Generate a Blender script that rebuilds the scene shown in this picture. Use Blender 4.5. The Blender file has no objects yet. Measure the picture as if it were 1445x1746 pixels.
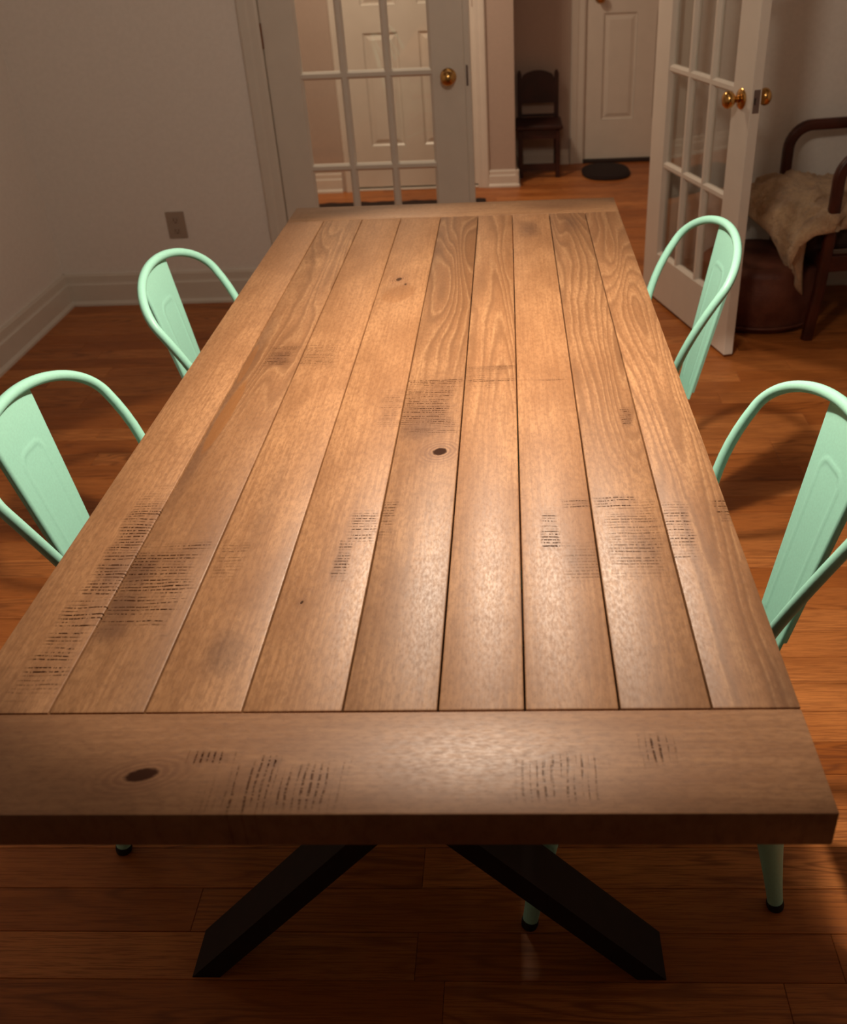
import bpy, bmesh, math, random
from mathutils import Vector, Matrix, noise as mnoise
random.seed(7)
SC = bpy.context.scene
COL = SC.collection
PI = math.pi

# ------------------------------------------------------------------ camera
S = 0.914                       # table width in metres
TH = 0.77                       # table height
TL = 2.3916 * S                 # table length
F_PX, YAW, PITCH, ROLL = 1639.26, -0.0578, 0.5636, -0.0485
CXP, CYP = 798.3, 868.1
cam_loc = Vector((.1744 * S, -.6696 * S, .7981 * S + TH))
cy, sy, cp, sp = math.cos(YAW), math.sin(YAW), math.cos(PITCH), math.sin(PITCH)
fwd = Vector((sy * cp, cy * cp, -sp)); rgt = Vector((cy, -sy, 0)); up = rgt.cross(fwd)
cr, sr = math.cos(ROLL), math.sin(ROLL)
r2 = cr * rgt + sr * up; u2 = -sr * rgt + cr * up
cd = bpy.data.cameras.new('camera'); cam = bpy.data.objects.new('camera', cd); COL.objects.link(cam)
cam.matrix_world = Matrix(((r2.x, u2.x, -fwd.x, cam_loc.x), (r2.y, u2.y, -fwd.y, cam_loc.y),
                           (r2.z, u2.z, -fwd.z, cam_loc.z), (0, 0, 0, 1)))
cd.sensor_fit = 'VERTICAL'; cd.sensor_height = 36; cd.sensor_width = 36 * 1445 / 1746
cd.lens = F_PX / 1746 * 36
cd.shift_x = (722.5 - CXP) / 1746
cd.shift_y = (CYP - 873) / 1746
cd.clip_start = .02
cd.dof.use_dof = True; cd.dof.focus_distance = 1.55; cd.dof.aperture_fstop = 6.0
SC.camera = cam

# ------------------------------------------------------------------ world, lights, exposure
w = bpy.data.worlds.new('world'); SC.world = w; w.use_nodes = True
w.node_tree.nodes['Background'].inputs[0].default_value = (1, .72, .5, 1)
w.node_tree.nodes['Background'].inputs[1].default_value = .02
SC.view_settings.view_transform = 'Standard'; SC.view_settings.look = 'None'
SC.view_settings.exposure = 0; SC.view_settings.gamma = 1; SC.view_settings.use_curve_mapping = False
SC.cycles.use_denoising = True
SC.cycles.max_bounces = 8; SC.cycles.diffuse_bounces = 5; SC.cycles.glossy_bounces = 4
SC.cycles.transmission_bounces = 8; SC.cycles.transparent_max_bounces = 12
SC.cycles.sample_clamp_indirect = 4


def light(name, typ, loc, energy, color, **k):
    l = bpy.data.lights.new(name, typ); l.energy = energy; l.color = color
    for a, b in k.items(): setattr(l, a, b)
    o = bpy.data.objects.new(name, l); COL.objects.link(o); o.location = loc
    return o


# shaded pendant over the table (its rim throws the edge of the light pool on the floor)
LAMP = (.15, 1.09, 1.74)
light('pendant_light', 'SPOT', LAMP, 68, (1, .83, .65),
      spot_size=2 * math.atan(1.99 / 1.73), spot_blend=.03, shadow_soft_size=.03)
# added wall fill at the pendant, added ambient fill, and the hall lamp
light('pendant_fill', 'POINT', (LAMP[0], LAMP[1], LAMP[2] + .12), 32, (1, .83, .65), shadow_soft_size=.12)
light('ambient_fill', 'AREA', (-.2, 2.4, 2.42), .5, (1, .82, .64), shape='DISK', size=.5)
light('hall_light', 'AREA', (-.55, 4.35, 2.42), 23, (1, .76, .54), shape='DISK', size=.35)


# ------------------------------------------------------------------ node helper
class N:
    def __init__(s, name):
        s.m = bpy.data.materials.new(name); s.m.use_nodes = True; s.t = s.m.node_tree
        s.b = s.t.nodes['Principled BSDF']

    def n(s, typ, ins=None, out=0, **k):
        nd = s.t.nodes.new(typ)
        for a, b in k.items(): setattr(nd, a, b)
        for i, v in (ins or {}).items():
            if v is None: continue
            if isinstance(v, bpy.types.NodeSocket): s.t.links.new(v, nd.inputs[i])
            else: nd.inputs[i].default_value = v
        return nd.outputs[out]

    def math(s, op, a, b=None, c=None, clamp=False):
        return s.n('ShaderNodeMath', {0: a, 1: b, 2: c}, operation=op, use_clamp=clamp)

    def vec(s, op, a, b=None, c=None, out=0):
        return s.n('ShaderNodeVectorMath', {0: a, 1: b, 2: c}, out, operation=op)

    def noise(s, v, scale=1, detail=2, rough=.5, dist=0, out=0):
        return s.n('ShaderNodeTexNoise', {'Vector': v, 'Scale': scale, 'Detail': detail, 'Roughness': rough, 'Distortion': dist}, out)

    def rng(s, v, a, b, c=0., d=1., smooth=True):
        return s.n('ShaderNodeMapRange', {0: v, 1: a, 2: b, 3: c, 4: d}, interpolation_type='SMOOTHSTEP' if smooth else 'LINEAR')

    def mix(s, f, a, b, mode='MIX'):
        nd = s.t.nodes.new('ShaderNodeMix'); nd.data_type = 'RGBA'; nd.blend_type = mode
        for i, v in ((0, f), (6, a), (7, b)):
            if isinstance(v, bpy.types.NodeSocket): s.t.links.new(v, nd.inputs[i])
            else: nd.inputs[i].default_value = v if i == 0 else (*v, 1)
        return nd.outputs[2]

    def obj(s): return s.n('ShaderNodeTexCoord', out=3)

    def set(s, **k):
        for a, v in k.items():
            i = s.b.inputs[a.replace('_', ' ')]
            if isinstance(v, bpy.types.NodeSocket): s.t.links.new(v, i)
            else: i.default_value = v
        return s

    def bump(s, h, strength=.3, dist=.002):
        o = s.n('ShaderNodeBump', {'Strength': strength, 'Distance': dist, 'Height': h})
        s.t.links.new(o, s.b.inputs['Normal']); return s


def lin(r, g, b):
    f = lambda c: (c / 255 / 12.92) if c <= 10 else ((c / 255 + .055) / 1.055) ** 2.4
    return (f(r), f(g), f(b))


def plain(name, col, rough=.5, metal=0, var=.06, bump=0, scale=30):
    m = N(name); nz = m.noise(m.obj(), scale, 3)
    c = m.mix(m.rng(nz, .3, .7), tuple(x * (1 - var) for x in col), tuple(min(1, x * (1 + var)) for x in col))
    m.set(Base_Color=c, Roughness=rough, Metallic=metal)
    if bump: m.bump(nz, bump, .002)
    return m.m


# ------------------------------------------------------------------ materials
M = {}
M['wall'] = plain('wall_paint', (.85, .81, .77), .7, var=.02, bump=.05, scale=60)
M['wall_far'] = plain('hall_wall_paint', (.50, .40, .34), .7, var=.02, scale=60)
M['wall_rear'] = plain('low_bounce_wall', (.20, .17, .15), .8, var=.02)  # unseen wall, darkened to cut the bounced light
M['ceiling'] = plain('ceiling_paint', (.30, .27, .24), .8, var=.02)  # colour darkened so the unseen ceiling bounces less light
M['trim'] = plain('white_trim_paint', (.72, .67, .60), .35, var=.015, scale=15)
M['door'] = plain('white_door_paint', (.72, .67, .60), .32, var=.02, scale=12)
M['brass'] = plain('polished_brass', (.62, .36, .12), .2, 1, var=.15, scale=20)
M['steelplate'] = plain('latch_steel', (.22, .17, .16), .35, .8)
M['hinge'] = plain('dark_brass_hinge', (.22, .10, .05), .4, .7)
M['mint'] = plain('mint_powder_coat', (.38, .78, .64), .42, 0, var=.03, bump=.06, scale=240)
M['rubber'] = plain('black_rubber', (.012, .010, .010), .7)
M['leg'] = plain('black_steel', (.010, .003, .002), .85, .0, var=.2, scale=40)
M['outlet'] = plain('outlet_plastic', (.40, .32, .26), .4, var=.02)
M['outlet_slot'] = plain('outlet_slot_dark', (.09, .05, .04), .5)
M['darkwood'] = plain('dark_stained_wood', (.030, .006, .004), .45, var=.35, scale=9)
M['armwood'] = plain('red_brown_bentwood', (.055, .010, .004), .4, var=.3, scale=14)
M['mat'] = plain('dark_mat', (.016, .006, .005), .95, var=.4, bump=.6, scale=220)
M['threshold'] = plain('dark_threshold', (.02, .008, .006), .6)
M['cushion'] = plain('dark_seat_cushion', (.02, .008, .006), .8, bump=.3, scale=150)

m = N('pouf_leather'); o_ = m.obj()
nz = m.noise(o_, 9, 4, .6); fine = m.noise(o_, 130, 2)
m.set(Base_Color=m.mix(m.rng(nz, .3, .7), (.085, .019, .009), (.15, .045, .024)), Roughness=.6).bump(fine, .5, .003)
M['pouf'] = m.m
m = N('sheepskin_wool'); o_ = m.obj()
nz = m.noise(o_, 10, 3, .6); f1 = m.noise(o_, 60, 3, .7); 
m.set(Base_Color=m.mix(m.rng(m.math('ADD', nz, m.math('MULTIPLY', f1, .5)), .5, 1.0), (.45, .27, .15), (.72, .50, .30)), Roughness=.95,
      Sheen_Weight=.25)
m.bump(m.math('ADD', f1, m.noise(o_, 190, 2)), .9, .012)
M['wool'] = m.m

m = N('door_glass')
m.set(Base_Color=(1, 1, 1, 1), Roughness=.02, IOR=1.5, Transmission_Weight=1.0)
# thin pane: mostly straight-through transparency with a true Fresnel mirror on it
tr = m.n('ShaderNodeBsdfTransparent', {0: (.96, .97, .96, 1)})
gl = m.n('ShaderNodeBsdfGlossy', {'Color': (1, 1, 1, 1), 'Roughness': .02})
bf = m.n('ShaderNodeNewGeometry', out=6)
fr = m.n('ShaderNodeFresnel', {'IOR': m.math('MULTIPLY_ADD', bf, 1 / 1.5 - 1.5, 1.5)})   # same pane from inside and outside
ms = m.n('ShaderNodeMixShader', {0: fr, 1: tr, 2: gl})
m.t.links.new(ms, m.t.nodes['Material Output'].inputs[0])
M['glass'] = m.m


def floor_material():
    m = N('oak_strip'); o = m.obj()
    oi = m.n('ShaderNodeObjectInfo', out=5)                      # random per strip
    off = m.n('ShaderNodeCombineXYZ', {0: m.math('MULTIPLY', oi, 91.), 1: m.math('MULTIPLY', oi, 37.), 2: m.math('MULTIPLY', oi, 13.)})
    P = m.vec('ADD', o, off)
    g1 = m.noise(m.vec('MULTIPLY', P, (1.1, 12, 1)), 1, 2, .5, .5)
    ring = m.math('ABSOLUTE', m.math('SINE', m.math('MULTIPLY', g1, 46.)))
    ring = m.rng(ring, .0, .9)
    mask = m.rng(m.noise(m.vec('MULTIPLY', P, (1.5, 6, 1)), 1, 1), .38, .62)
    fib = m.noise(m.vec('MULTIPLY', P, (14, 420, 60)), 1, 3, .65)
    blot = m.noise(m.vec('MULTIPLY', P, (2.2, 9, 1)), 1, 3)
    c = m.mix(m.rng(oi, 0, 1, smooth=False), (.44, .135, .027), (.72, .275, .078))
    c = m.mix(m.rng(blot, .25, .75, 0, .55), c, (.28, .075, .014))
    c = m.mix(m.math('MULTIPLY', m.math('SUBTRACT', 1., ring), m.math('MULTIPLY', mask, .6)), c, (.15, .042, .010))
    c = m.mix(m.rng(fib, .44, .66, 0, .6), c, (.20, .055, .014))
    m.set(Base_Color=c, Roughness=m.rng(fib, .3, .7, .33, .5))
    m.set(Specular_IOR_Level=.32)
    m.bump(m.math('ADD', fib, m.math('MULTIPLY', ring, .3)), .12, .001)
    return m.m


M['floor'] = floor_material()

m = N('subfloor'); m.set(Base_Color=(.03, .012, .006, 1), Roughness=.8); M['sub'] = m.m


def plank_material(name, seed, across=False, light=(.52, .29, .150), dark=(.30, .140, .066), rings=9., fx=9., fy=.75, gstr=.5,
                   gy=None, marks=(), stains=(), knots=(), warm=(), ydark=None):
    """board of the table top. marks/stains/knots are given in table-top metres (x, y measured from the near end)."""
    m = N(name); o = m.obj()
    o = m.vec('ADD', o, (0, TL / 2, 0))
    W = o
    if across: o = m.n('ShaderNodeCombineXYZ', {0: m.n('ShaderNodeSeparateXYZ', {0: o}, 1), 1: m.n('ShaderNodeSeparateXYZ', {0: o}, 0), 2: m.n('ShaderNodeSeparateXYZ', {0: o}, 2)})
    P = m.vec('ADD', o, (seed * 3.71, seed * 7.13, seed * 1.9))
    wob = m.noise(m.vec('MULTIPLY', P, (26, 9, 1)), 1, 2, .6)
    g = m.noise(m.vec('MULTIPLY', P, (fx, fy, 1)), 1, 1, .4, .3)
    ph = m.math('MULTIPLY_ADD', g, rings * 17., m.math('MULTIPLY', wob, 4.2))
    wline = m.math('POWER', m.math('MULTIPLY_ADD', m.math('SINE', m.math('ADD', ph, 1.9)), .5, .5), 7.)
    ring = m.math('MULTIPLY_ADD', m.math('SINE', ph), .5, .5)
    ring = m.math('POWER', ring, 2.2)
    fine = m.noise(m.vec('MULTIPLY', P, (900, 34, 60)), 1, 2, .6)
    fine2 = m.noise(m.vec('MULTIPLY', P, (240, 7, 10)), 1, 3, .6)
    speck = m.noise(m.vec('MULTIPLY', P, (300, 110, 60)), 1, 3, .7)
    blot = m.noise(m.vec('MULTIPLY', P, (9, 4.5, 1)), 1, 3, .55)
    big = m.noise(m.vec('MULTIPLY', P, (3.5, 1.3, 1)), 1, 2)
    if gy:                                                    # the figure is strong over this stretch of the board only
        yy = m.n('ShaderNodeSeparateXYZ', {0: o}, 1)
        gm = m.math('MULTIPLY', m.rng(yy, gy[0], gy[0] + .35), m.rng(yy, gy[1], gy[1] + .1, 1., 0.))
        gs = m.math('MULTIPLY_ADD', gm, gstr, .16)
    else: gs = gstr
    c = m.mix(m.rng(blot, .3, .7), tuple(min(1, a * 1.06) for a in light), tuple(a * .38 + b * .62 for a, b in zip(light, dark)))
    c = m.mix(m.rng(big, .42, .72, 0, .6), c, dark)
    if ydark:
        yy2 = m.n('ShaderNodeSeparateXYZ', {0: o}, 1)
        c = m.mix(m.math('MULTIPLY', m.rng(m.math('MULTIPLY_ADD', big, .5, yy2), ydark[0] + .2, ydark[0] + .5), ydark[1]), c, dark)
    c = m.mix(m.math('MULTIPLY', ring, m.math('MULTIPLY', gs, .8)), c, tuple(x * .66 for x in dark))
    c = m.mix(m.math('MULTIPLY', m.math('MULTIPLY', wline, gs), .38), c, (.64, .38, .19))
    c = m.mix(m.rng(fine2, .40, .68, 0, .5), c, dark)
    c = m.mix(m.rng(fine, .45, .75, 0, .22), c, tuple(x * .7 for x in dark))
    mot = m.noise(m.vec('MULTIPLY', P, (190, 75, 40)), 1, 3, .65)
    c = m.mix(m.rng(mot, .40, .66, 0, .46), c, tuple(x * .8 for x in dark))
    c = m.mix(m.rng(speck, .56, .72, 0, .30), c, (.12, .05, .025))
    h = m.math('MULTIPLY', fine, -.35); dull = None
    # soft grey-brown stains
    for (x, y, hx, hy, st) in stains:
        d = m.vec('MULTIPLY', m.vec('SUBTRACT', W, (x, y, 0)), (1 / hx, 1 / hy, 0))
        d = m.math('ADD', m.vec('LENGTH', d, out=1), m.math('MULTIPLY_ADD', speck, .9, -.45))
        d = m.math('ADD', d, m.math('MULTIPLY_ADD', blot, 1.2, -.6))
        c = m.mix(m.rng(d, .15, 1.15, st, 0.), c, (.11, .050, .028))
    for (x, y, hx, hy, an, st) in warm:                       # golden heartwood streaks
        d = m.n('ShaderNodeVectorRotate', {'Vector': m.vec('SUBTRACT', W, (x, y, 0)), 'Angle': an}, rotation_type='Z_AXIS')
        d = m.math('ADD', m.vec('LENGTH', m.vec('MULTIPLY', d, (1 / hx, 1 / hy, 0)), out=1), m.math('MULTIPLY_ADD', blot, .8, -.4))
        c = m.mix(m.rng(d, .75, 1.05, st, 0.), c, (.27, .105, .028))
    # rough-sawn patches: short dashed cuts square to the board
    if marks:
        sx, sy_ = (1, 0) if not across else (0, 1)
        X = m.n('ShaderNodeSeparateXYZ', {0: o}, 0); Yc = m.n('ShaderNodeSeparateXYZ', {0: o}, 1)
        lowf = m.noise(m.vec('MULTIPLY', P, (14, 20, 1)), 1, 2)
        yw = m.math('MULTIPLY_ADD', lowf, .012, Yc)
        ln = m.math('SINE', m.math('MULTIPLY', yw, 6.283 / .0070))
        ln2 = m.noise(m.vec('MULTIPLY', P, (8, 240, 1)), 1, 2, .6)
        ln = m.math('MULTIPLY', m.rng(ln, .15, .8), m.rng(ln2, .38, .58))
        dash = m.rng(m.noise(m.vec('MULTIPLY', P, (400, 90, 1)), 1, 2, .6), .38, .56)
        pat = m.math('MULTIPLY', m.math('MULTIPLY', ln, dash), 1.5, clamp=True)
        tot = None
        for (x, y, hx, hy, st) in marks:
            d = m.vec('MULTIPLY', m.vec('SUBTRACT', W, (x, y, 0)), (1 / hx, 1 / hy, 0))
            d = m.vec('ABSOLUTE', d)
            dx = m.n('ShaderNodeSeparateXYZ', {0: d}, 0); dy = m.n('ShaderNodeSeparateXYZ', {0: d}, 1)
            d = m.math('ADD', m.math('MAXIMUM', dx, dy), m.math('MULTIPLY_ADD', lowf, 1.1, -.55))
            a = m.rng(d, .6, 1.15, st, 0.)
            tot = a if tot is None else m.math('MAXIMUM', tot, a)
        soft = m.math('MULTIPLY', tot, m.rng(blot, .35, .65, .15, .5))
        c = m.mix(soft, c, (.17, .075, .032))
        mk = m.math('MULTIPLY', pat, tot, clamp=True)
        c = m.mix(mk, c, (.040, .014, .005)); dull = mk
        h = m.math('SUBTRACT', h, m.math('MULTIPLY', mk, 1.4))
    for (x, y, hx, hy, ang, st) in knots:
        d = m.vec('SUBTRACT', W, (x, y, 0))
        d = m.n('ShaderNodeVectorRotate', {'Vector': d, 'Angle': ang}, rotation_type='Z_AXIS')
        d = m.vec('LENGTH', m.vec('MULTIPLY', d, (1 / hx, 1 / hy, 0)), out=1)
        d = m.math('MULTIPLY_ADD', speck, .5, m.math('ADD', d, -.25))
        ringk = m.math('MULTIPLY_ADD', m.math('SINE', m.math('MULTIPLY', d, 10.)), .5, .5)
        c = m.mix(m.math('MULTIPLY', m.math('MULTIPLY', ringk, m.rng(d, 1., 4.6, 1., 0.)), .75 * st), c, (.16, .065, .03))
        kk = m.rng(d, .75, 1.15, st, 0.)
        c = m.mix(kk, c, (.040, .016, .009)); dull = kk if dull is None else m.math('MAXIMUM', dull, kk)
        h = m.math('SUBTRACT', h, m.math('MULTIPLY', kk, .6))
    h = m.math('ADD', h, m.math('MULTIPLY', ring, -.25))
    m.set(Base_Color=c, Roughness=m.rng(speck, .3, .7, .44, .55), Specular_IOR_Level=m.math('MULTIPLY_ADD', dull, -.46, .5) if dull else .5)
    m.bump(h, .13, .0007)
    return m.m


# ------------------------------------------------------------------ mesh helpers
def finish(name, bm, mat, parent=None, smooth=False, autos=None):
    bmesh.ops.recalc_face_normals(bm, faces=bm.faces)
    me = bpy.data.meshes.new(name); bm.to_mesh(me); bm.free()
    if mat: me.materials.append(mat)
    if smooth:
        for p in me.polygons: p.use_smooth = True
        if autos is not None:
            try: me.set_sharp_from_angle(angle=autos)
            except Exception: pass
    o = bpy.data.objects.new(name, me); COL.objects.link(o)
    if parent: o.parent = parent
    return o


def empty(name, loc, rz=0):
    o = bpy.data.objects.new(name, None); COL.objects.link(o); o.location = loc; o.rotation_euler = (0, 0, rz)
    o.empty_display_size = .05
    return o


def tag(o, label=None, cat=None, group=None, kind=None):
    if label: o['label'] = label
    if cat: o['category'] = cat
    if group: o['group'] = group
    if kind: o['kind'] = kind
    return o


def box(bm, x0, x1, y0, y1, z0, z1, bev=0, seg=1):
    vs = [bm.verts.new((x, y, z)) for x in (x0, x1) for y in (y0, y1) for z in (z0, z1)]
    fs = [(0, 1, 3, 2), (4, 6, 7, 5), (0, 4, 5, 1), (2, 3, 7, 6), (0, 2, 6, 4), (1, 5, 7, 3)]
    ff = [bm.faces.new([vs[i] for i in f]) for f in fs]
    if bev:
        es = list({e for f in ff for e in f.edges})
        bmesh.ops.bevel(bm, geom=es, offset=bev, segments=seg, affect='EDGES', profile=.5)
    return vs


def boxo(name, mat, parent, *a, **k):
    bm = bmesh.new(); box(bm, *a, **k); return finish(name, bm, mat, parent)


def prism(bm, poly, axis, a, b):
    """closed polygon (list of 2d points) extruded along axis from a to b"""
    def P(u, v, t): return {'x': (t, u, v), 'y': (u, t, v), 'z': (u, v, t)}[axis]
    r0 = [bm.verts.new(P(u, v, a)) for u, v in poly]; r1 = [bm.verts.new(P(u, v, b)) for u, v in poly]
    n = len(poly)
    for i in range(n): bm.faces.new((r0[i], r0[(i + 1) % n], r1[(i + 1) % n], r1[i]))
    bm.faces.new(r0[::-1]); bm.faces.new(r1)


def tube(bm, pts, rad, seg=12, sect=None, upv=None, cap=True):
    """sweep a round (or given 2d) section along pts; rad a number or list"""
    pts = [Vector(p) for p in pts]; n = len(pts)
    rings = []; nrm = None
    for i, p in enumerate(pts):
        t = (pts[min(i + 1, n - 1)] - pts[max(i - 1, 0)]).normalized()
        if nrm is None:
            ref = Vector(upv) if upv else (Vector((0, 0, 1)) if abs(t.z) < .9 else Vector((1, 0, 0)))
            nrm = (ref - t * ref.dot(t)).normalized()
        else: nrm = (nrm - t * nrm.dot(t)).normalized()
        bi = t.cross(nrm)
        r = rad[i] if isinstance(rad, (list, tuple)) else rad
        if sect: ring = [bm.verts.new(p + nrm * (a * r) + bi * (b * r)) for a, b in sect]
        else: ring = [bm.verts.new(p + nrm * (math.cos(2 * PI * k / seg) * r) + bi * (math.sin(2 * PI * k / seg) * r)) for k in range(seg)]
        rings.append(ring)
    m_ = len(rings[0])
    for a, b in zip(rings, rings[1:]):
        for k in range(m_): bm.faces.new((a[k], a[(k + 1) % m_], b[(k + 1) % m_], b[k]))
    if cap: bm.faces.new(rings[0][::-1]); bm.faces.new(rings[-1])


def lathe(bm, prof, seg=24, mat=None):
    """prof: (r, h) pairs turned round z, then transformed"""
    rings = []
    for r, h in prof:
        rings.append([bm.verts.new((r * math.cos(2 * PI * k / seg), r * math.sin(2 * PI * k / seg), h)) for k in range(seg)])
    for a, b in zip(rings, rings[1:]):
        for k in range(seg): bm.faces.new((a[k], a[(k + 1) % seg], b[(k + 1) % seg], b[k]))
    bm.faces.new(rings[0][::-1]); bm.faces.new(rings[-1])
    if mat: bmesh.ops.transform(bm, matrix=mat, verts=[v for r in rings for v in r])


def rsect(w, h, r, n=4):
    """rounded rectangle section"""
    out = []
    for cx, cy_, a0 in ((w / 2 - r, h / 2 - r, 0), (-w / 2 + r, h / 2 - r, PI / 2), (-w / 2 + r, -h / 2 + r, PI), (w / 2 - r, -h / 2 + r, 1.5 * PI)):
        for k in range(n + 1):
            a = a0 + PI / 2 * k / n; out.append((cx + r * math.cos(a), cy_ + r * math.sin(a)))
    return out


# ------------------------------------------------------------------ room
XL, XR, YB, YF, ZC = -1.87, 2.35, -1.9, 3.58, 2.5          # dining room
HX0, HX1, YC, YE = -1.45, 1.65, 5.48, 6.03                 # hall
OP0, OP1, OPH = -.812, .800, 2.13                          # opening for the two glazed leaves


def struct(name, bm, mat): return tag(finish(name, bm, mat), kind='structure')


bm = bmesh.new(); box(bm, XL - .12, XL, YB - .12, YF + .12, -.02, ZC); struct('wall_left', bm, M['wall'])
bm = bmesh.new(); box(bm, XR, XR + .12, YB - .12, YF + .12, -.02, ZC); struct('wall_right', bm, M['wall'])
bm = bmesh.new(); box(bm, XL, XR, YB - .12, YB, -.02, ZC); struct('wall_rear', bm, M['wall_rear'])
bm = bmesh.new()
box(bm, XL, OP0 - .02, YF, YF + .12, -.02, ZC); box(bm, OP1 + .02, XR, YF, YF + .12, -.02, ZC)
box(bm, OP0 - .02, OP1 + .02, YF, YF + .12, OPH + .02, ZC); struct('wall_back', bm, M['wall'])
bm = bmesh.new()                                           # closet wall with its doorway, and its end returning to the far wall
CD0, CD1 = -.782, -.030
box(bm, HX0, CD0 - .012, YC, YC + .10, -.02, ZC); box(bm, CD1 + .012, .20, YC, YC + .10, -.02, ZC)
box(bm, CD0 - .012, CD1 + .012, YC, YC + .10, 2.05, ZC); box(bm, HX0, .20, YC + .10, YE + .1, -.02, ZC)
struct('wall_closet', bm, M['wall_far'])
FD0, FD1 = .648, 1.41
bm = bmesh.new()
box(bm, .20, FD0 - .012, YE, YE + .12, -.02, ZC); box(bm, FD1 + .012, HX1, YE, YE + .12, -.02, ZC)
box(bm, FD0 - .012, FD1 + .012, YE, YE + .12, 2.05, ZC); box(bm, FD0 - .1, FD1 + .1, YE + .12, YE + .2, -.02, ZC)
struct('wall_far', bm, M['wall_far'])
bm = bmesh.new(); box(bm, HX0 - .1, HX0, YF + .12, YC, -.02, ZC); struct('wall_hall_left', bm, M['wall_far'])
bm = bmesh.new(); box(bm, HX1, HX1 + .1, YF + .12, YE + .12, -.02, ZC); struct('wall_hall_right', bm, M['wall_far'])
bm = bmesh.new(); box(bm, XL - .12, XR + .12, YB - .12, YE + .2, ZC, ZC + .1); struct('ceiling', bm, M['ceiling'])

# floor: every strip in view its own board
floor = empty('floor', (0, 0, 0)); tag(floor, kind='structure')
boxo('subfloor', M['sub'], floor, XL - .1, XR + .1, YB - .1, YE + .2, -.05, -.014)
PW = .0877; Y0 = .3065 - 6 * PW
meshes = {}


def strip_mesh(n):
    if n not in meshes:
        L = n * .05; bm = bmesh.new(); c = .0011; g = .0003
        hx, hy = L / 2 - g, PW / 2 - g
        b0 = [bm.verts.new((sx * hx, sy_ * hy, -.014)) for sx, sy_ in ((-1, -1), (1, -1), (1, 1), (-1, 1))]
        b1 = [bm.verts.new((sx * hx, sy_ * hy, -c)) for sx, sy_ in ((-1, -1), (1, -1), (1, 1), (-1, 1))]
        b2 = [bm.verts.new((sx * (hx - c), sy_ * (hy - c), 0)) for sx, sy_ in ((-1, -1), (1, -1), (1, 1), (-1, 1))]
        for a, b in ((b0, b1), (b1, b2)):
            for k in range(4): bm.faces.new((a[k], a[(k + 1) % 4], b[(k + 1) % 4], b[k]))
        bm.faces.new(b2)
        bmesh.ops.recalc_face_normals(bm, faces=bm.faces)
        me = bpy.data.meshes.new('plank'); bm.to_mesh(me); bm.free(); me.materials.append(M['floor']); meshes[n] = me
    return meshes[n]


bmS = bmesh.new()


def strip_stuff(x0, x1, yc):
    c = .0011; hy = PW / 2 - .0003
    vs = [bmS.verts.new(p) for p in ((x0, yc - hy, -.014), (x1, yc - hy, -.014), (x1, yc + hy, -.014), (x0, yc + hy, -.014))]
    vt = [bmS.verts.new(p) for p in ((x0 + c, yc - hy + c, 0), (x1 - c, yc - hy + c, 0), (x1 - c, yc + hy - c, 0), (x0 + c, yc + hy - c, 0))]
    for k in range(4): bmS.faces.new((vs[k], vs[(k + 1) % 4], vt[(k + 1) % 4], vt[k]))
    bmS.faces.new(vt)


rnd = random.Random(11); count = 0
# ends read off the photograph for the strips in clear view: row -> x of an end joint
known = {6: -.09, 7: -.79, 5: .05}
row = 0; y = Y0
while y < YE + .02:
    yc = y + PW / 2; x = XL
    x_end = (1.55 + .05 * rnd.randint(0, 9)) if yc < YF else 1.63
    rem = int(round((x_end - x) / .05))
    first = True
    if row >= 4:
        while rem > 0:
            n = rnd.choice((11, 14, 18, 22, 26, 30, 34))
            if first: n = rnd.randint(5, 30); first = False
            if rem - n < 7: n = rem
            o = bpy.data.objects.new('plank', strip_mesh(n)); COL.objects.link(o); o.parent = floor
            o.location = (x + n * .025, yc, 0); x += n * .05; rem -= n; count += 1
        xs = x
    else: xs = x
    while xs < XR and yc < YF:
        L = rnd.uniform(.5, 1.6)
        if XR - xs - L < .4: L = XR - xs
        strip_stuff(xs, xs + L, yc); xs += L
    y += PW; row += 1
y = Y0 - PW / 2
while y > YB:
    xs = XL
    while xs < XR:
        L = rnd.uniform(.5, 1.6)
        if XR - xs - L < .4: L = XR - xs
        strip_stuff(xs, xs + L, y); xs += L
    y -= PW
tag(finish('plank_rest', bmS, M['floor'], floor), kind='stuff')
print('floor strips', count)


# baseboards: moulded profile (depth from wall, height)
def bb_profile(h):
    return [(0, 0), (.028, 0), (.028, .010), (.020, .020), (.018, .022), (.018, h * .66), (.013, h * .70), (.0115, h * .74), (.0115, h * .93), (.007, h), (0, h)]


def baseboard(name, wall, a, b, pos, sgn, h=.145):
    bm = bmesh.new(); pr = bb_profile(h)
    if wall == 'x': prism(bm, [(pos + sgn * d, z) for d, z in pr], 'y', a, b)       # wall at x=pos running along y
    else: prism(bm, [(pos + sgn * d, z) for d, z in pr], 'x', a, b)
    return tag(finish(name, bm, M['trim']), kind='structure')


baseboard('baseboard_left', 'x', YB, YF, XL, 1)
baseboard('baseboard_back', 'y', XL + .0, -.898, YF, -1)
baseboard('baseboard_back_right', 'y', .885, XR, YF, -1)
baseboard('baseboard_right', 'x', YB, YF, XR, -1)
baseboard('baseboard_closet', 'y', HX0, -.872, YC, -1, .115)
baseboard('baseboard_closet_end', 'y', .036, .20 + .02, YC, -1, .100)
baseboard('baseboard_return', 'x', YC - .02, YE, .20, 1, .100)
baseboard('baseboard_far', 'y', .20, .556, YE, -1, .09)


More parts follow.
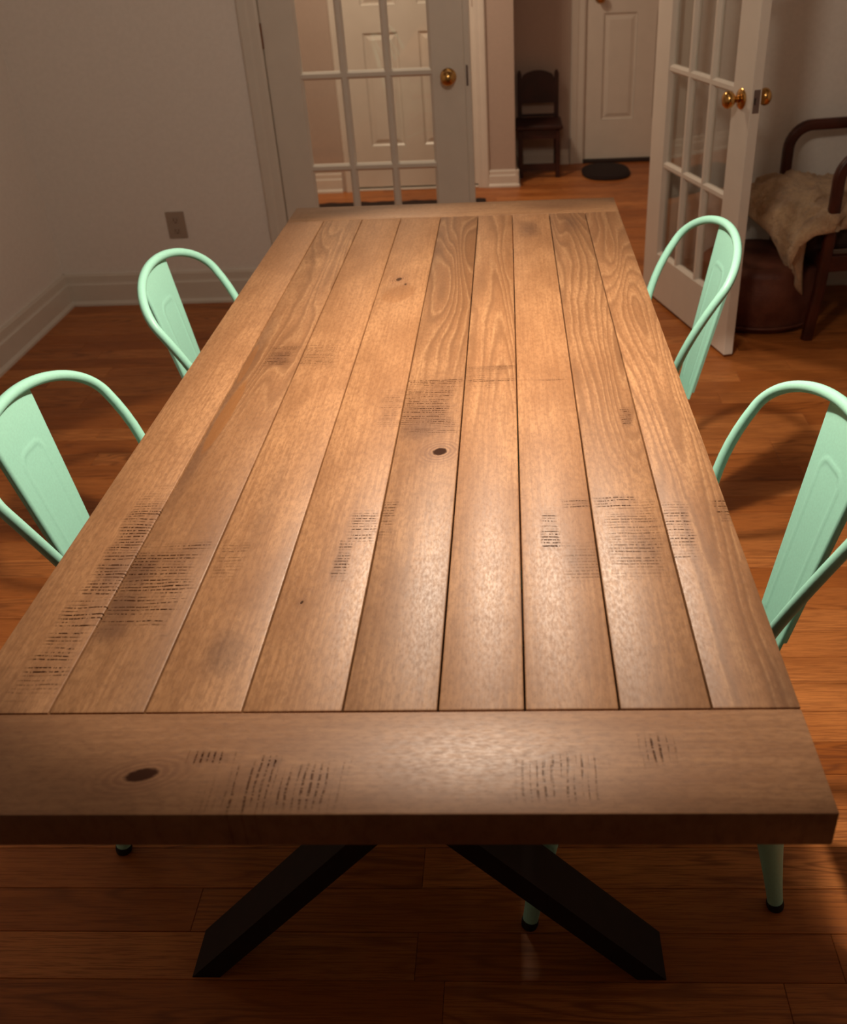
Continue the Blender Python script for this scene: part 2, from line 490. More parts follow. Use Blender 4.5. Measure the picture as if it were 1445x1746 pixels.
# door casings (architraves)
def casing(name, x0, x1, ztop, ysurf, inner, wd=.082):
    """frame round an opening x0..x1; moulded outer bead, faces -y"""
    bm = bmesh.new()
    for s, xe in ((-1, x0), (1, x1)):
        prof = [(0, 0), (0, -.013), (.010, -.016), (wd * .45, -.016), (wd * .55, -.020), (wd - .010, -.022), (wd - .003, -.018), (wd, -.010), (wd, 0)]
        prism(bm, [(xe + s * d, ysurf + t) for d, t in prof], 'z', 0, ztop + wd)
    box(bm, x0, x1, ysurf - .018, ysurf, ztop, ztop + wd)
    if inner:                                              # jambs lining the wall thickness
        box(bm, x0 - .020, x0, ysurf, ysurf + inner, 0, ztop + .02); box(bm, x1, x1 + .020, ysurf, ysurf + inner, 0, ztop + .02)
        box(bm, x0, x1, ysurf, ysurf + inner, ztop, ztop + .02)
    return tag(finish(name, bm, M['trim']), kind='structure')


casing('trim_1', OP0, OP1, OPH, YF, .12)
casing('trim_2', CD0, CD1, 2.04, YC, .06, .070)
casing('trim_3', FD0, FD1, 2.04, YE, .06, .088)


# ------------------------------------------------------------------ doors
def knob_profile(): return [(.031, 0), (.032, .004), (.028, .007), (.012, .010), (.010, .020), (.012, .026), (.020, .032), (.0265, .040), (.0285, .049), (.0265, .057), (.019, .064), (.008, .067)]


def knob(parent, x, z, ydir, yface, name='knob'):
    k = bmesh.new()
    R = Matrix.Translation((x, yface, z)) @ Matrix.Rotation(PI / 2 * (1 if ydir < 0 else -1), 4, 'X')
    lathe(k, knob_profile()[3:], 28, R); kn = finish(name, k, M['brass'], parent, True)
    r = bmesh.new(); lathe(r, [(.0, 0), (.032, 0), (.033, .003), (.029, .007), (.012, .010)][1:], 28, R); finish('rose', r, M['brass'], kn, True, .7)
    return kn


LW, LH, LT = .797, 2.11, .036


def french_leaf(name, loc, rz, knobs, mirror=1, astragal=False):
    """leaf hinged at its local x=0; runs to x=LW*mirror; faces local -y, back at +LT"""
    r = empty(name, loc, rz); tag(r, kind='structure')
    mm = mirror

    def bx(nm, a, b, y0, y1, z0, z1, mat=M['door'], bev=.0015):
        x0, x1 = sorted((a * mm, b * mm)); bmm = bmesh.new(); box(bmm, x0, x1, y0, y1, z0, z1, bev)
        return finish(nm, bmm, mat, r)
    sw = .131; zb, zt, nrow = .205, 2.005, 5; b0 = .012
    bx('stile', 0, sw, 0, LT, b0, LH); bx('stile', LW - sw, LW, 0, LT, b0, LH)
    bx('rail', sw, LW - sw, 0, LT, b0, zb); bx('rail', sw, LW - sw, 0, LT, zt, LH)
    iw = LW - 2 * sw; hw = .0155
    sec = [(-hw, .013), (-hw, .023), (-.007, LT - .003), (.007, LT - .003), (hw, .023), (hw, .013), (.007, .003), (-.007, .003)]
    xc = [sw + iw / 3, sw + 2 * iw / 3]; zc = [zb + (zt - zb) * k / nrow for k in range(1, nrow)]
    for x in xc:
        bmm = bmesh.new(); prism(bmm, [(x * mm + a, b) for a, b in sec], 'z', zb, zt); finish('muntin', bmm, M['door'], r)
    xs_ = [sw - .001] + xc + [LW - sw + .001]
    for z in zc:                                           # cross bars are coped in between the upright ones
        for q in range(3):
            bmm = bmesh.new(); prism(bmm, [(b, z + a) for a, b in sec], 'x', *sorted(((xs_[q] + (.0075 if q else 0)) * mm, (xs_[q + 1] - (.0075 if q < 2 else 0)) * mm))); finish('muntin', bmm, M['door'], r)
    # sticking (sloped bead) round the glazed field
    bmm = bmesh.new(); bw = .010
    for xa, s in ((sw, 1), (LW - sw, -1)):
        prism(bmm, [((xa + s * a) * mm, b) for a, b in ((0, .002), (0, LT - .002), (bw, .023), (bw, .013))], 'z', zb, zt)
    for za, s in ((zb, 1), (zt, -1)):
        prism(bmm, [(b, za + s * a) for a, b in ((0, .002), (0, LT - .002), (bw, .023), (bw, .013))], 'x', *sorted((sw * mm, (LW - sw) * mm)))
    finish('glazing_bead', bmm, M['door'], r)
    xe = [sw] + xc + [LW - sw]; ze = [zb] + zc + [zt]
    for i in range(3):
        for j in range(nrow):
            bx('pane', xe[i] + .004, xe[i + 1] - .004, .0165, .0195, ze[j] + .004, ze[j + 1] - .004, M['glass'], 0)
    for z in (.22, 1.08, 1.93):
        h = bmesh.new(); box(h, -.009 if mm > 0 else -.002, .002 if mm > 0 else .009, -.006, .004, z - .044, z + .044)
        hb = bmesh.new()
        hy_ = -.004 if astragal else LT + .004
        tube(hb, [(-.003 * mm, hy_, z - .046), (-.003 * mm, hy_, z + .046)], .0058, 10); finish('hinge', hb, M['hinge'], r, True, .8); h.free()
    for yd in knobs:
        knob(r, (LW - .066) * mm, .905, yd, 0 if yd < 0 else LT)
    if astragal:
        bx('astragal', LW, LW + .026, .006, LT + .008, b0, LH)
        bx('strike_plate', LW - .002 + .008, LW + .014, .004, .0075, .868, .945, M['steelplate'], 0)
    else:
        bx('latch_plate', LW - .001, LW + .0015, .008, .030, .868, .940, M['steelplate'], 0)
        bx('latch_bolt', LW, LW + .008, .013, .024, .895, .915, M['steelplate'], 0)
    return r


french_leaf('door_1', (-.809, YF + .002, 0), 0, (-1, 1), 1, True)
# right leaf stands open into the room, hinged at the right jamb: runs from the jamb towards the table
ang = math.atan2(2.795 - 3.559, .952 - .742)
french_leaf('door_2', (.745, 3.560, 0), ang, (1, -1), 1, False)


def panel_door(name, x0, x1, y, handle):
    """six-panel door facing -y"""
    r = empty(name, (x0, y, 0)); tag(r, kind='structure')
    W_ = x1 - x0; z0, z1 = .022, 2.035; st = .113; ml = .118; t = .036; rc = .010
    pw = (W_ - 2 * st - ml) / 2
    zs = [(.262, .882), (1.02, 1.60), (1.72, 1.92)]
    bm = bmesh.new()
    box(bm, 0, W_, rc, t, z0, z1)
    for a, b in ((0, st), (st + pw, st + pw + ml), (W_ - st, W_)): box(bm, a, b, 0, rc, z0, z1)
    zr = [z0, zs[0][0], zs[0][1], zs[1][0], zs[1][1], zs[2][0], zs[2][1], z1]
    for a, b in ((st, st + pw), (st + pw + ml, W_ - st)):
        for k in range(0, 8, 2): box(bm, a, b, 0, rc, zr[k], zr[k + 1])
    finish('slab', bm, M['door'], r)
    for a in (st, st + pw + ml):
        for (za, zb_) in zs:
            bm = bmesh.new(); d = .028
            # moulded slope down from the frame, then the raised field
            o4 = [(a + .001, za + .001), (a + pw - .001, za + .001), (a + pw - .001, zb_ - .001), (a + .001, zb_ - .001)]
            def ring(ins, yy): return [bm.verts.new((x + ins * (1 if i in (0, 3) else -1), yy, z + ins * (1 if i in (0, 1) else -1))) for i, (x, z) in enumerate(o4)]
            rr = [ring(0, .001), ring(.010, .0088), ring(.016, .0088), ring(d + .010, .0015), ring(d + .0101, .0015)]
            for p, q in zip(rr, rr[1:]):
                for k in range(4): bm.faces.new((p[k], p[(k + 1) % 4], q[(k + 1) % 4], q[k]))
            bm.faces.new(rr[-1]); finish('panel', bm, M['door'], r)
    for side, zz in handle.get('hinge', ()):
        h = bmesh.new(); xx = -.004 if side < 0 else W_ + .004
        tube(h, [(xx, -.003, zz - .045), (xx, -.003, zz + .045)], .0075, 10); finish('hinge', h, M['hinge'], r, True, .8)
    if 'knob' in handle: knob(r, handle['knob'][0] - x0, handle['knob'][1], -1, 0)
    return r


panel_door('door_3', CD0, CD1, YC + .004, dict(hinge=((-1, .28), (1, 1.04), (-1, 1.75))))
panel_door('door_4', FD0, FD1, YE + .008, dict(hinge=((1, .28), (1, 1.75)), knob=(.735, .968)))
bm = bmesh.new(); box(bm, FD0, FD1, YE - .03, YE + .06, 0, .019, .003); tag(finish('trim_4', bm, M['threshold']), kind='structure')
bm = bmesh.new(); box(bm, CD0, CD1, YC - .01, YC + .05, 0, .012, .003); tag(finish('trim_5', bm, M['trim']), kind='structure')

# ------------------------------------------------------------------ table
table = empty('dining_table', (0, TL / 2, 0))
tag(table, 'long rectangular wooden plank-top dining table with breadboard ends and dark crossed steel legs', 'table')
JS = [-.5, -.3865, -.2699, -.1525, -.0326, .0800, .1820, .2918, .3979, .5]
B1, B2 = .152 * S, .1562 * S
TT = .045


def top_board(name, mat, x0, x1, y0, y1):
    bm = bmesh.new(); g = .0007
    box(bm, x0 + g, x1 - g, y0 - TL / 2 + g, y1 - TL / 2 - g, TH - TT, TH, .0024, 2)
    return finish(name, bm, mat, table, True, .6)


A_ = (.475, .250, .118); B_ = (.27, .122, .050)
spec = [
    dict(seed=1, gstr=.12, marks=[(-.374, .43, .026, .16, 1.), (-.384, .26, .026, .09, 1.)], stains=[(-.372, .40, .022, .05, .55), (-.42, .15, .05, .1, .3)]),
    dict(seed=2, gstr=.5, warm=[(-.335, .86, .011, .16, .03, .7), (-.345, 1.08, .008, .10, 0, .5)], fx=11, rings=8, gy=(.75, 2.6), marks=[(-.315, .37, .05, .10, 1.), (-.290, 1.10, .03, .06, .9), (-.34, 1.72, .03, .06, .5)],
         stains=[(-.338, .40, .030, .05, .7), (-.335, .33, .030, .04, .75), (-.332, .28, .030, .03, .6), (-.290, 1.10, .03, .05, .7), (-.345, .75, .02, .30, .5), (-.345, 1.15, .02, .2, .5)]),
    dict(seed=3, gstr=.10, marks=[(-.215, 1.12, .04, .07, .6), (-.222, .42, .02, .05, .4)], stains=[(-.185, .24, .025, .05, .5), (-.20, .55, .02, .2, .25)]),
    dict(seed=4, gstr=.10, warm=[(-.09, 1.44, .035, .06, .3, .4)], marks=[(-.052, .50, .020, .045, 1.), (-.070, .42, .010, .05, 1.), (-.05, .87, .02, .08, .5)],
         knots=[(-.098, 1.535, .007, .012, .2, .9), (-.080, 1.50, .003, .006, 0, .9), (-.108, .33, .0018, .004, .2, .9)], stains=[(-.09, 1.46, .04, .05, .3)]),
    dict(seed=5, gstr=.62, fx=8, fy=.9, rings=7, gy=(.85, 2.6), marks=[(.012, .88, .05, .10, .95), (-.020, .52, .012, .05, .7), (.012, .975, .05, .006, 1.)],
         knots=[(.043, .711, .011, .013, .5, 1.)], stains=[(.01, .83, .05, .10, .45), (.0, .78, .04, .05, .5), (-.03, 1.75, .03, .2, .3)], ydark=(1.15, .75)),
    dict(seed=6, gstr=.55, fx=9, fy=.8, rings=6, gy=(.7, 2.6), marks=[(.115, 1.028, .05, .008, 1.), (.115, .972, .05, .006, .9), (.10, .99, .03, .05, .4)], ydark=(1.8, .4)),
    dict(seed=7, gstr=.14, rings=6, marks=[(.21, .969, .05, .005, 1.), (.21, 1.9, .03, .08, .5)], stains=[(.21, 1.9, .03, .08, .5)]),
    dict(seed=8, gstr=.18, rings=6, marks=[(.207, .485, .012, .06, 1.), (.245, .55, .02, .012, .8), (.250, .40, .03, .05, .45)], stains=[(.23, .42, .02, .03, .25)]),
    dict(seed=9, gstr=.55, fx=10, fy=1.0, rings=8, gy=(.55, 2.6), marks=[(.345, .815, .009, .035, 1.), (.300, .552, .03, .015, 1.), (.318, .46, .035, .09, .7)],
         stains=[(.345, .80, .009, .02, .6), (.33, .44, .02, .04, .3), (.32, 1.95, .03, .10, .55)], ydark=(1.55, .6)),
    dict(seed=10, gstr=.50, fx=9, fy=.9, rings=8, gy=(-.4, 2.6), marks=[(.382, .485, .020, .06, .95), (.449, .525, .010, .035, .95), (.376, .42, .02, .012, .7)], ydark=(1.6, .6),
         stains=[(.45, .15, .03, .12, .4)]),
]
# boards 7 and 8 of the nine joints: ten spec rows map to nine gaps plus the outer ones
JX = [-.5] + [-.3865, -.2699, -.1525, -.0326, .0800, .1820, .2918, .3979] + [.5]
order = [0, 1, 2, 3, 4, 5, 6, 8, 9]
fixed = {6: 'mid'}
tones = {0: (.95, .95), 1: (.90, .88), 2: (1.02, 1.0), 3: (1.03, 1.03), 4: (.88, .88), 5: (1.04, 1.03), 6: (1.03, 1.05), 7: (.90, .90), 8: (.95, .93)}
for i in range(9):
    sp = dict(spec[order[i]])
    if i == 6: sp['marks'] = spec[6]['marks'] + spec[7]['marks']; sp['stains'] = spec[6]['stains'] + spec[7]['stains']
    k1, k2 = tones.get(i, (1, 1))
    sp['light'] = tuple(a * k1 for a in A_); sp['dark'] = tuple(a * k2 for a in B_)
    top_board('plank', plank_material('table_plank_wood', **sp), JX[i] * S, JX[i + 1] * S, B1, TL - B2)
top_board('breadboard_end', plank_material('table_end_wood', 21, across=True, gstr=.16, rings=5,
          light=(.33, .172, .083), dark=(.21, .095, .042),
          marks=[(-.155, .074, .030, .010, 1.), (-.092, .066, .012, .010, 1.), (-.080, .035, .070, .032, .75), (.195, .044, .045, .028, .7), (.299, .083, .022, .024, .85)],
          stains=[(-.155, .074, .028, .010, .4), (-.09, .066, .012, .010, .5)],
          knots=[(-.221, .051, .0175, .0085, -.25, 1.)]), -.5 * S, .5 * S, 0, B1)
top_board('breadboard_end', plank_material('table_far_end_wood', 33, across=True, gstr=.22, rings=5, light=(.38, .21, .105), dark=(.22, .105, .046),
          stains=[(.3, TL - .07, .12, .05, .4), (-.3, TL - .07, .1, .05, .3)]), -.5 * S, .5 * S, TL - B2, TL)
# crossed legs: two flat steel bars per end
zt = TH - TT
for yc in (.3535, TL - .3535):
    for s in (-1, 1):
        bm = bmesh.new(); xb, slope = .393, 1.137; wx = .047
        top = -xb + zt / slope
        prism(bm, [(s * -xb * -1, 0) if False else (-s * -xb, 0), (s * (xb - wx), 0), (s * (-top - wx), zt), (s * -top, zt)], 'y', yc - .0435 - TL / 2, yc + .0435 - TL / 2)
        finish('leg_bar', bm, M['leg'], table)
    boxo('mounting_plate', M['leg'], table, -.33, .33, yc - .05 - TL / 2, yc + .05 - TL / 2, zt - .006, zt, bev=.001)


# ------------------------------------------------------------------ chairs
HA, HZT, HZA, HAB, HK, HK2 = .207, .846, .760, .116, -.183, 1.375
ST, SB, S0 = .084, .052, .065
TR = .0095


def hoop_pts():
    pts = []
    for k in range(14):
        t = k / 14; z = .45 + (HZA - .45) * t; pts.append((HAB + (HA - HAB) * math.sin(t * PI / 2), z))
    for k in range(24):
        t = PI / 2 * k / 23; pts.append((HA * math.cos(t), HZA + (HZT - HZA) * math.sin(t)))
    full = pts + [(-u, z) for u, z in pts[::-1]][1:]
    return [(u, HK * (z - .45) + HK2 * (z - .45) ** 2, z) for u, z in full]


def hoop_z(u):
    u = min(abs(u), HA); return HZA + (HZT - HZA) * math.sqrt(max(0, 1 - (u / HA) ** 2))


def make_chair():
    """faces local -y (towards the table); backrest at +y; lateral = x"""
    r = empty('metal_chair', (0, 0, 0))
    mint = M['mint']
    hp = hoop_pts()
    hp = [(.128, -.02, .425)] + hp + [(-.128, -.02, .425)]
    bm = bmesh.new(); tube(bm, hp, TR, 14); finish('back_hoop', bm, mint, r, True, 1.0)
    # pressed sheet slat with a raised round-topped outline
    bm = bmesh.new(); NU, NV = 36, 90; wt = HK * (HZT - .45) + HK2 * (HZT - .45) ** 2
    def slat(fu, fv, back):
        z0 = .440
        hw = SB + (ST - SB) * fv
        u = (fu * 2 - 1) * hw; ztop = hoop_z(u) - .006
        z = z0 + (ztop - z0) * fv
        ywc = S0 + (wt - S0) * ((z - .45) / (HZT - .45)) + .004
        # bead outline: two near-parallel lines meeting in a round top
        zt_ = .756; bw = .030 + .010 * (z - .45) / .4
        if z < zt_ - .02: d = abs(abs(u) - bw)
        else:
            rr = .022; cx = max(0, abs(u) - (bw - rr)); cz = max(0, z - (zt_ - rr)); d = abs(math.hypot(cx, cz) - rr)
        if z < .47: d = 1
        hgt = .0016 * math.exp(-(d / .0028) ** 2)
        edge = min(1, (hw - abs(u)) / .004); fold = (1 - edge) ** 2 * .004
        return (u, ywc - hgt + fold + (.0014 if back else 0), z)
    gf = [[bm.verts.new(slat(i / NU, j / NV, False)) for i in range(NU + 1)] for j in range(NV + 1)]
    gb = [[bm.verts.new(slat(i / NU, j / NV, True)) for i in range(NU + 1)] for j in range(NV + 1)]
    for g in (gf, gb):
        for j in range(NV):
            for i in range(NU): bm.faces.new((g[j][i], g[j][i + 1], g[j + 1][i + 1], g[j + 1][i]))
    for j in range(NV):
        for i in (0, NU): bm.faces.new((gf[j][i], gf[j + 1][i], gb[j + 1][i], gb[j][i]))
    for i in range(NU):
        for j in (0, NV): bm.faces.new((gf[j][i], gf[j][i + 1], gb[j][i + 1], gb[j][i]))
    # turned-back flanges of the slat
    for s in (0, NU):
        ring = [v for v in (gf[j][s].co.copy() for j in range(4, NV - 8, 3))]
        lo = [bm.verts.new(c + Vector((0, .0004, 0))) for c in ring]; hi = [bm.verts.new(c + Vector((-.0005 * (1 if s else -1), .007, 0))) for c in ring]
        for a in range(len(ring) - 1): bm.faces.new((lo[a], lo[a + 1], hi[a + 1], hi[a]))
    finish('back_slat', bm, mint, r, True, .9)
    # seat: dished square pan with rounded corners and a rolled rim
    bm = bmesh.new(); n = 40; cyl = -.145
    def sup(a, hw, hd):
        c, s_ = math.cos(a), math.sin(a); e = .38
        return (math.copysign(abs(c) ** e, c) * hw, cyl + math.copysign(abs(s_) ** e, s_) * hd)
    lv = [(1.0, .430), (1.0, .446), (.975, .4525), (.93, .450), (.80, .4445), (.45, .4425), (.08, .4425)]
    rings = []
    for f, z in lv: rings.append([bm.verts.new((*sup(2 * PI * k / n, .178 * f, .176 * f), z)) if f == 1 or True else None for k in range(n)])
    for rg, (f, z) in zip(rings, lv):
        for v in rg: v.co.y = cyl + (v.co.y - cyl)
    for a, b in zip(rings, rings[1:]):
        for k in range(n): bm.faces.new((a[k], a[(k + 1) % n], b[(k + 1) % n], b[k]))
    bm.faces.new(rings[-1])
    und = [bm.verts.new((v.co.x * .97, cyl + (v.co.y - cyl) * .97, .431)) for v in rings[0]]
    for k in range(n): bm.faces.new((rings[0][k], und[k], und[(k + 1) % n], rings[0][(k + 1) % n]))
    u2_ = [bm.verts.new((v.co.x * .9, cyl + (v.co.y - cyl) * .9, .438)) for v in und]
    for k in range(n): bm.faces.new((und[k], u2_[k], u2_[(k + 1) % n], und[(k + 1) % n]))
    bm.faces.new(u2_)
    finish('seat', bm, mint, r, True, .8)
    # legs: sheet channels that narrow into a round foot
    for sx in (-1, 1):
        for (yt, yb) in ((-.285, -.358), (.005, .068)):
            a = Vector((sx * .150, yt, .438)); b = Vector((sx * .213, yb, .013))
            bm = bmesh.new(); rings = []; ns = 14
            ins = Vector((-sx, -1 if yt > -.1 else 1, 0)).normalized()      # towards the seat middle
            for k in range(ns + 1):
                t = k / ns; c = a.lerp(b, t)
                wdt = (.030 if yt < -.1 else .042) * (1 - t) ** 1.35 + .0135; op = max(0, 1 - t * 1.5)
                sec = []
                for q in range(16):
                    an = 2 * PI * q / 16; cx, cyy = math.cos(an), math.sin(an)
                    rad = wdt
                    v = Vector((cx * rad, cyy * rad, 0))
                    inn = v.dot(ins)
                    if inn > 0: v -= ins * inn * .85 * op
                    sec.append(bm.verts.new(c + v))
                rings.append(sec)
            for p, q_ in zip(rings, rings[1:]):
                for k in range(16): bm.faces.new((p[k], p[(k + 1) % 16], q_[(k + 1) % 16], q_[k]))
            bm.faces.new(rings[0]); bm.faces.new(rings[-1])
            lg = finish('leg', bm, mint, r, True, .9)
            bm = bmesh.new(); dd = (b - a).normalized()
            tube(bm, [b - dd * .002, b + dd * .005, Vector((b.x, b.y, .0)) + Vector((dd.x, dd.y, 0)) * .012], [.0145, .0152, .0140], 16)
            finish('rubber_foot', bm, M['rubber'], lg, True, .8)
    # crossed flat braces between the legs, bowed like the original pattern
    L4 = [(-.178, -.318, .255), (.178, -.318, .255), (.178, .028, .255), (-.178, .028, .255)]
    for i, j in ((0, 2), (1, 3)):
        a, b = Vector(L4[i]), Vector(L4[j]); pts = [a.lerp(b, k / 12) + Vector((0, 0, .045 * math.sin(PI * k / 12) + (.004 if i else 0))) for k in range(13)]
        bm = bmesh.new(); tube(bm, pts, 1, sect=[(-.002, -.010), (.002, -.010), (.002, .010), (-.002, .010)], upv=(0, 0, 1)); finish('brace', bm, mint, r)
    return r


def copy_tree(o, parent=None):
    c = o.copy(); COL.objects.link(c)
    if parent: c.parent = parent
    for ch in list(o.children): copy_tree(ch, c)
    return c


proto = make_chair()
GC = 'mint metal chairs round the table'
places = [(-.522, .777, -.016, -1, 'mint green metal chair left of the table, near end, cut by the frame edge'),
          (-.498, 1.473, -.028, -1, 'mint green metal hoop-back chair at the left side, nearer the wall outlet'),
          (.512, .654, .086, 1, 'mint green metal chair right of the table, near end, cut by the frame edge'),
          (.518, 1.595, .082, 1, 'mint green metal hoop-back chair standing in front of the open glazed door')]
for i, (x, y, th, side, lb) in enumerate(places):
    c = proto if i == 0 else copy_tree(proto)
    c.location = (x, y, 0)
    # local +y (back) must map to side*x rotated by th
    c.rotation_euler = (0, 0, math.atan2(side * math.sin(th), side * math.cos(th)) - PI / 2)
    tag(c, lb, 'chair', GC)

# ------------------------------------------------------------------ wall outlet
ol = empty('wall_outlet', (-1.303, YF, .35)); tag(ol, 'duplex electrical outlet with cover plate low on the wall behind the left chairs', 'outlet')
boxo('cover_plate', M['outlet'], ol, -.041, .041, -.006, 0, -.058, .058, bev=.002)
for zz in (-.026, .020):
    rc_ = boxo('socket', M['outlet'], ol, -.017, .017, -.0085, -.005, zz - .014 + .003, zz + .014 + .003, bev=.002)
    bm = bmesh.new()
    for xx in (-.007, .007): box(bm, xx - .0015, xx + .0015, -.0090, -.008, zz - .002, zz + .009)
    box(bm, -.003, .003, -.0090, -.008, zz - .010, zz - .005); finish('slot', bm, M['outlet_slot'], rc_)

# ------------------------------------------------------------------ hall: small chair, two mats
ch = empty('childs_chair', (.350, 5.80, 0)); tag(ch, 'small dark wooden chair with arched solid back beside the hallway wall end', 'chair')
dw = M['darkwood']; hw = .130; yb, yf = .125, -.135
for s in (-1, 1):
    bm = bmesh.new(); x = s * (hw - .014)
    prism(bm, [(x - .014, 0), (x + .014, 0), (x + .014, .570), (x + .006, .590), (x - .006, .590), (x - .014, .570)], 'y', yb - .013, yb + .013); finish('back_post', bm, dw, ch)
    boxo('front_leg', dw, ch, x - .014, x + .014, yf - .012, yf + .014, 0, .285, bev=.002)
    boxo('side_rail', dw, ch, x - .008, x + .008, yf + .014, yb - .013, .25, .29)
    boxo('stretcher', dw, ch, x - .007, x + .007, yf + .014, yb - .013, .055, .085)
boxo('seat', dw, ch, -.145, .145, -.165, .112, .290, .318, bev=.006)
boxo('front_rail', dw, ch, -hw + .028, hw - .028, yf - .006, yf + .010, .235, .289)
boxo('stretcher', dw, ch, -hw + .028, hw - .028, yf - .006, yf + .008, .045, .085)
bm = bmesh.new(); pts = [(-hw + .028, .40)]
for k in range(21):
    u = -1 + 2 * k / 20; pts.append((u * (hw - .028), .552 + .038 * math.cos(u * PI / 2) ** .6 - .008 * (abs(u) > .9)))
pts.append((hw - .028, .40)); prism(bm, pts[::-1], 'y', yb - .008, yb + .008); finish('back_panel', bm, dw, ch)
boxo('back_rail', dw, ch, -hw + .028, hw - .028, yb - .007, yb + .007, .319, .335)

bm = bmesh.new(); n = 40; rg = []
for f, z in ((1.0, 0), (1.02, .008), (.97, .018), (.8, .022), (.0001, .023)):
    rg.append([bm.verts.new((.150 * f * math.copysign(abs(math.cos(2 * PI * k / n)) ** .8, math.cos(2 * PI * k / n)), .205 * f * math.copysign(abs(math.sin(2 * PI * k / n)) ** .8, math.sin(2 * PI * k / n)), z)) for k in range(n)])
for a, b in zip(rg, rg[1:]):
    for k in range(n): bm.faces.new((a[k], a[(k + 1) % n], b[(k + 1) % n], b[k]))
bm.faces.new(rg[0]); o = finish('oval_mat', bm, M['mat'], None, True, .9); o.location = (.775, 5.735, 0)
tag(o, 'small dark oval mat on the hall floor before the far white door', 'mat')

bm = bmesh.new(); nx = 60
ra, rb = [], []
for k in range(nx + 1):
    x = -1.06 + 1.08 * k / nx; yb_ = 5.175 + .012 * math.sin(k * .9) * math.sin(k * .23)
    ra.append((x, 4.70)); rb.append((x, yb_))
for z in (0,):
    lo = [bm.verts.new((x, y, .0)) for x, y in ra + rb[::-1]]; hi = [bm.verts.new((x, y, .012)) for x, y in ra + rb[::-1]]
    m_ = len(lo)
    for k in range(m_): bm.faces.new((lo[k], lo[(k + 1) % m_], hi[(k + 1) % m_], hi[k]))
    for k in range(nx):
        bm.faces.new((hi[k], hi[k + 1], hi[m_ - 2 - k], hi[m_ - 1 - k]))
o = finish('hall_mat', bm, M['mat']); tag(o, 'dark flat mat on the hall floor behind the closed glazed door', 'mat')

# ------------------------------------------------------------------ armchair, sheepskin and pouf
AC = Vector((1.60, 3.245, 0)); arz = math.atan2(-.096, -.995)         # local +x = forward of the chair
ac = empty('armchair', AC, arz); tag(ac, 'low armchair with dark bentwood arms under a sheepskin by the right wall corner', 'armchair')
aw = M['armwood']; sec = rsect(.036, .042, .012)
FX, BX, LY = .30, -.32, .262                                           # front legs, back legs, half width (local)


def arc_pts(cx, cz, r, a0, a1, y, n=8): return [(cx + r * math.cos(a0 + (a1 - a0) * k / n), y, cz + r * math.sin(a0 + (a1 - a0) * k / n)) for k in range(n + 1)]


for s in (-1, 1):
    y = s * LY; p = [(FX + .02, y, .0), (FX, y, .2), (FX - .01, y, .42)] + arc_pts(FX - .10, .60, .09, 0, PI / 2, y) + [(FX - .25, y, .692), (-.2, y, .675), (BX, y, .655)]
    bm = bmesh.new(); tube(bm, p, 1, sect=sec, upv=(0, 1, 0)); finish('arm', bm, aw, ac, True, .7)
    bm = bmesh.new(); tube(bm, [(BX - .10, y, 0), (BX - .02, y, .35), (BX - .08, y, .66), (BX - .16, y, .95)], 1, sect=sec, upv=(0, 1, 0)); finish('back_leg', bm, aw, ac, True, .7)
    boxo('side_rail', aw, ac, BX, FX - .01, y - .016, y + .016, .27, .33, bev=.004)
boxo('front_rail', aw, ac, FX - .045, FX - .005, -LY + .02, LY - .02, .27, .33, bev=.004)
boxo('seat_cushion', M['cushion'], ac, BX + .04, FX + .06, -LY + .022, LY - .022, .335, .43, bev=.03, seg=3)
bm = bmesh.new(); box(bm, -.03, .05, -LY + .03, LY - .03, 0, .56, .03, 3)
bmesh.ops.transform(bm, matrix=Matrix.Translation((BX + .03, 0, .41)) @ Matrix.Rotation(-.28, 4, 'Y'), verts=bm.verts)
finish('back_cushion', bm, M['cushion'], ac)

# sheepskin draped over the seat and up the back
skin = empty('sheepskin', AC + Vector((0, 0, .45)), arz); tag(skin, 'cream sheepskin throw draped over the seat of the bentwood armchair', 'sheepskin')
path = [(-.42, .98), (-.36, .80), (-.29, .62), (-.22, .50), (-.05, .465), (.12, .475), (.28, .478), (.365, .47), (.415, .43), (.43, .37), (.432, .31), (.43, .27)]
plen = [0]
for a, b in zip(path, path[1:]): plen.append(plen[-1] + math.hypot(b[0] - a[0], b[1] - a[1]))


def pth(t):
    d = t * plen[-1]
    for k in range(len(path) - 1):
        if d <= plen[k + 1] or k == len(path) - 2:
            f = (d - plen[k]) / (plen[k + 1] - plen[k]); return path[k][0] + (path[k + 1][0] - path[k][0]) * f, path[k][1] + (path[k + 1][1] - path[k][1]) * f


NS, NT = 90, 64; bm = bmesh.new()
# three layers of one closed pelt: top, bottom
def pelt(i, j, lay):
    s = i / NS; t = -1 + 2 * j / NT
    hw_ = .245 + .035 * math.sin(s * 9) + (.02 if s > .8 else 0)
    lobe = math.exp(-((t - .58) / .30) ** 4)                      # corner hanging down at the near front leg
    short = 1 - .06 * (1 - lobe) * 1
    x, z = pth(min(s, 1) * short + 0)
    over = max(0, s - .70) / .30
    z -= lobe * .12 * over ** 1.5
    x -= .10 * lobe * over
    y = t * hw_
    side = max(0, abs(t) - .86) / .14; z -= side * side * .05
    ed = min(1, (1 - abs(t)) / .16, (1 - s) / .05, s / .05); ed = max(0, ed) ** .5
    q = Vector((x, y, z))
    lump = .5 + .5 * mnoise.fractal(q * 14, .7, 2.1, 3) + .35 * mnoise.noise(q * 42)
    thick = (.016 + .038 * lump) * ed + .002
    return q, thick


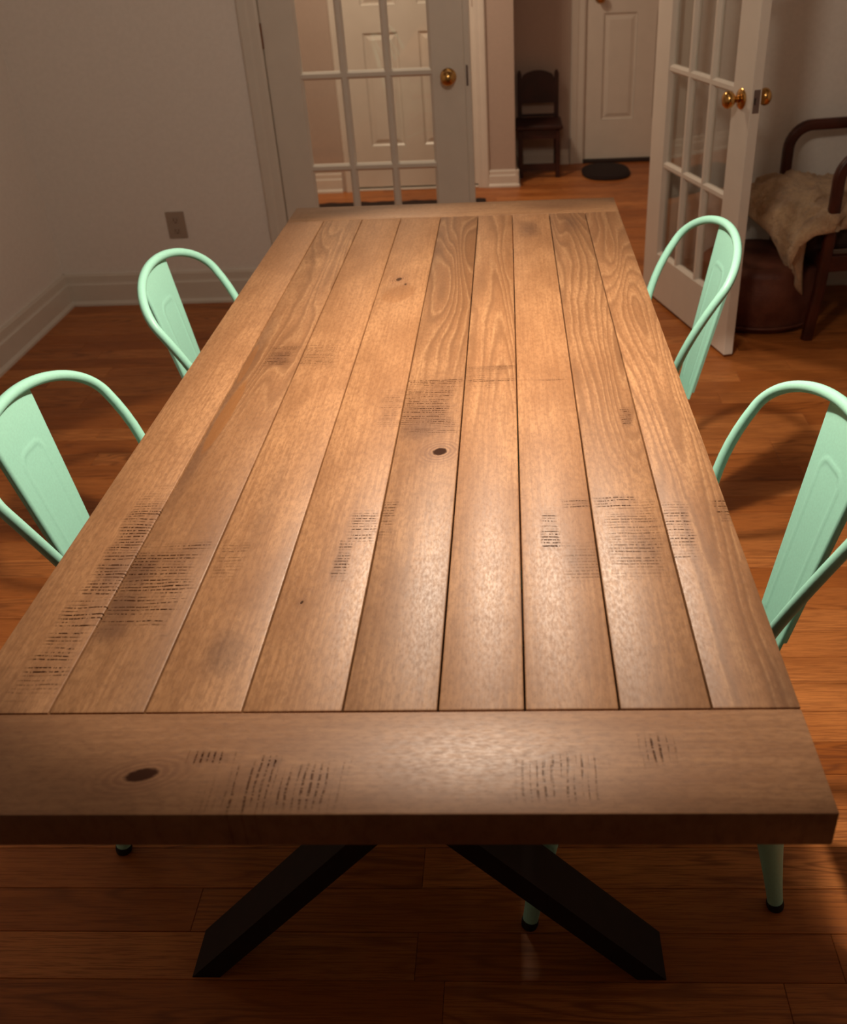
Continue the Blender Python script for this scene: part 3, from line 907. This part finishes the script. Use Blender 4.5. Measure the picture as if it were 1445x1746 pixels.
P0 = [[pelt(i, j, 0) for j in range(NT + 1)] for i in range(NS + 1)]
top = []
for i in range(NS + 1):
    r_ = []
    for j in range(NT + 1):
        a = P0[min(i + 1, NS)][j][0] - P0[max(i - 1, 0)][j][0]; b = P0[i][min(j + 1, NT)][0] - P0[i][max(j - 1, 0)][0]
        nn = a.cross(b).normalized()
        if nn.z < 0 and i < NS * .6 or (i >= NS * .6 and (nn.x + nn.z) < 0): nn = -nn
        q, th_ = P0[i][j]; r_.append(bm.verts.new(q + nn * th_ - Vector((0, 0, .45))))
    top.append(r_)
bot = [[bm.verts.new(P0[i][j][0] - Vector((0, 0, .45))) for j in range(NT + 1)] for i in range(NS + 1)]
for g in (top, bot):
    for i in range(NS):
        for j in range(NT): bm.faces.new((g[i][j], g[i + 1][j], g[i + 1][j + 1], g[i][j + 1]))
for i in range(NS):
    for j in (0, NT): bm.faces.new((top[i][j], top[i + 1][j], bot[i + 1][j], bot[i][j]))
for j in range(NT):
    for i in (0, NS): bm.faces.new((top[i][j], top[i][j + 1], bot[i][j + 1], bot[i][j]))
pe = finish('wool_pile', bm, M['wool'], skin, True)

bm = bmesh.new(); R_ = .235; prof = [(.001, 0), (R_ * .93, 0), (R_ * .985, .012), (R_, .04)]
for k in range(9): a = k / 8; prof.append((R_ + .012 * math.sin(a * PI), .05 + .165 * a))
for k in range(1, 9): a = PI / 2 * k / 8; prof.append((R_ * .80 + R_ * .20 * math.cos(a), .215 + .040 * math.sin(a)))
prof.append((.001, .258)); lathe(bm, prof, 56)
for v in bm.verts:
    n_ = mnoise.noise(v.co * 9) * .006; d_ = Vector((v.co.x, v.co.y, 0))
    if d_.length > .05 and .02 < v.co.z < .27: v.co += d_.normalized() * n_
pf = empty('pouf', (1.165, 3.235, 0)); tag(pf, 'low round dark brown pouf on the floor under the front of the armchair', 'pouf')
finish('body', bm, M['pouf'], pf, True)
bm = bmesh.new()
tube(bm, [((R_ + .006) * math.cos(2 * PI * k / 56), (R_ + .006) * math.sin(2 * PI * k / 56), .028) for k in range(57)], .006, 8); finish('piping', bm, M['pouf'], pf, True)
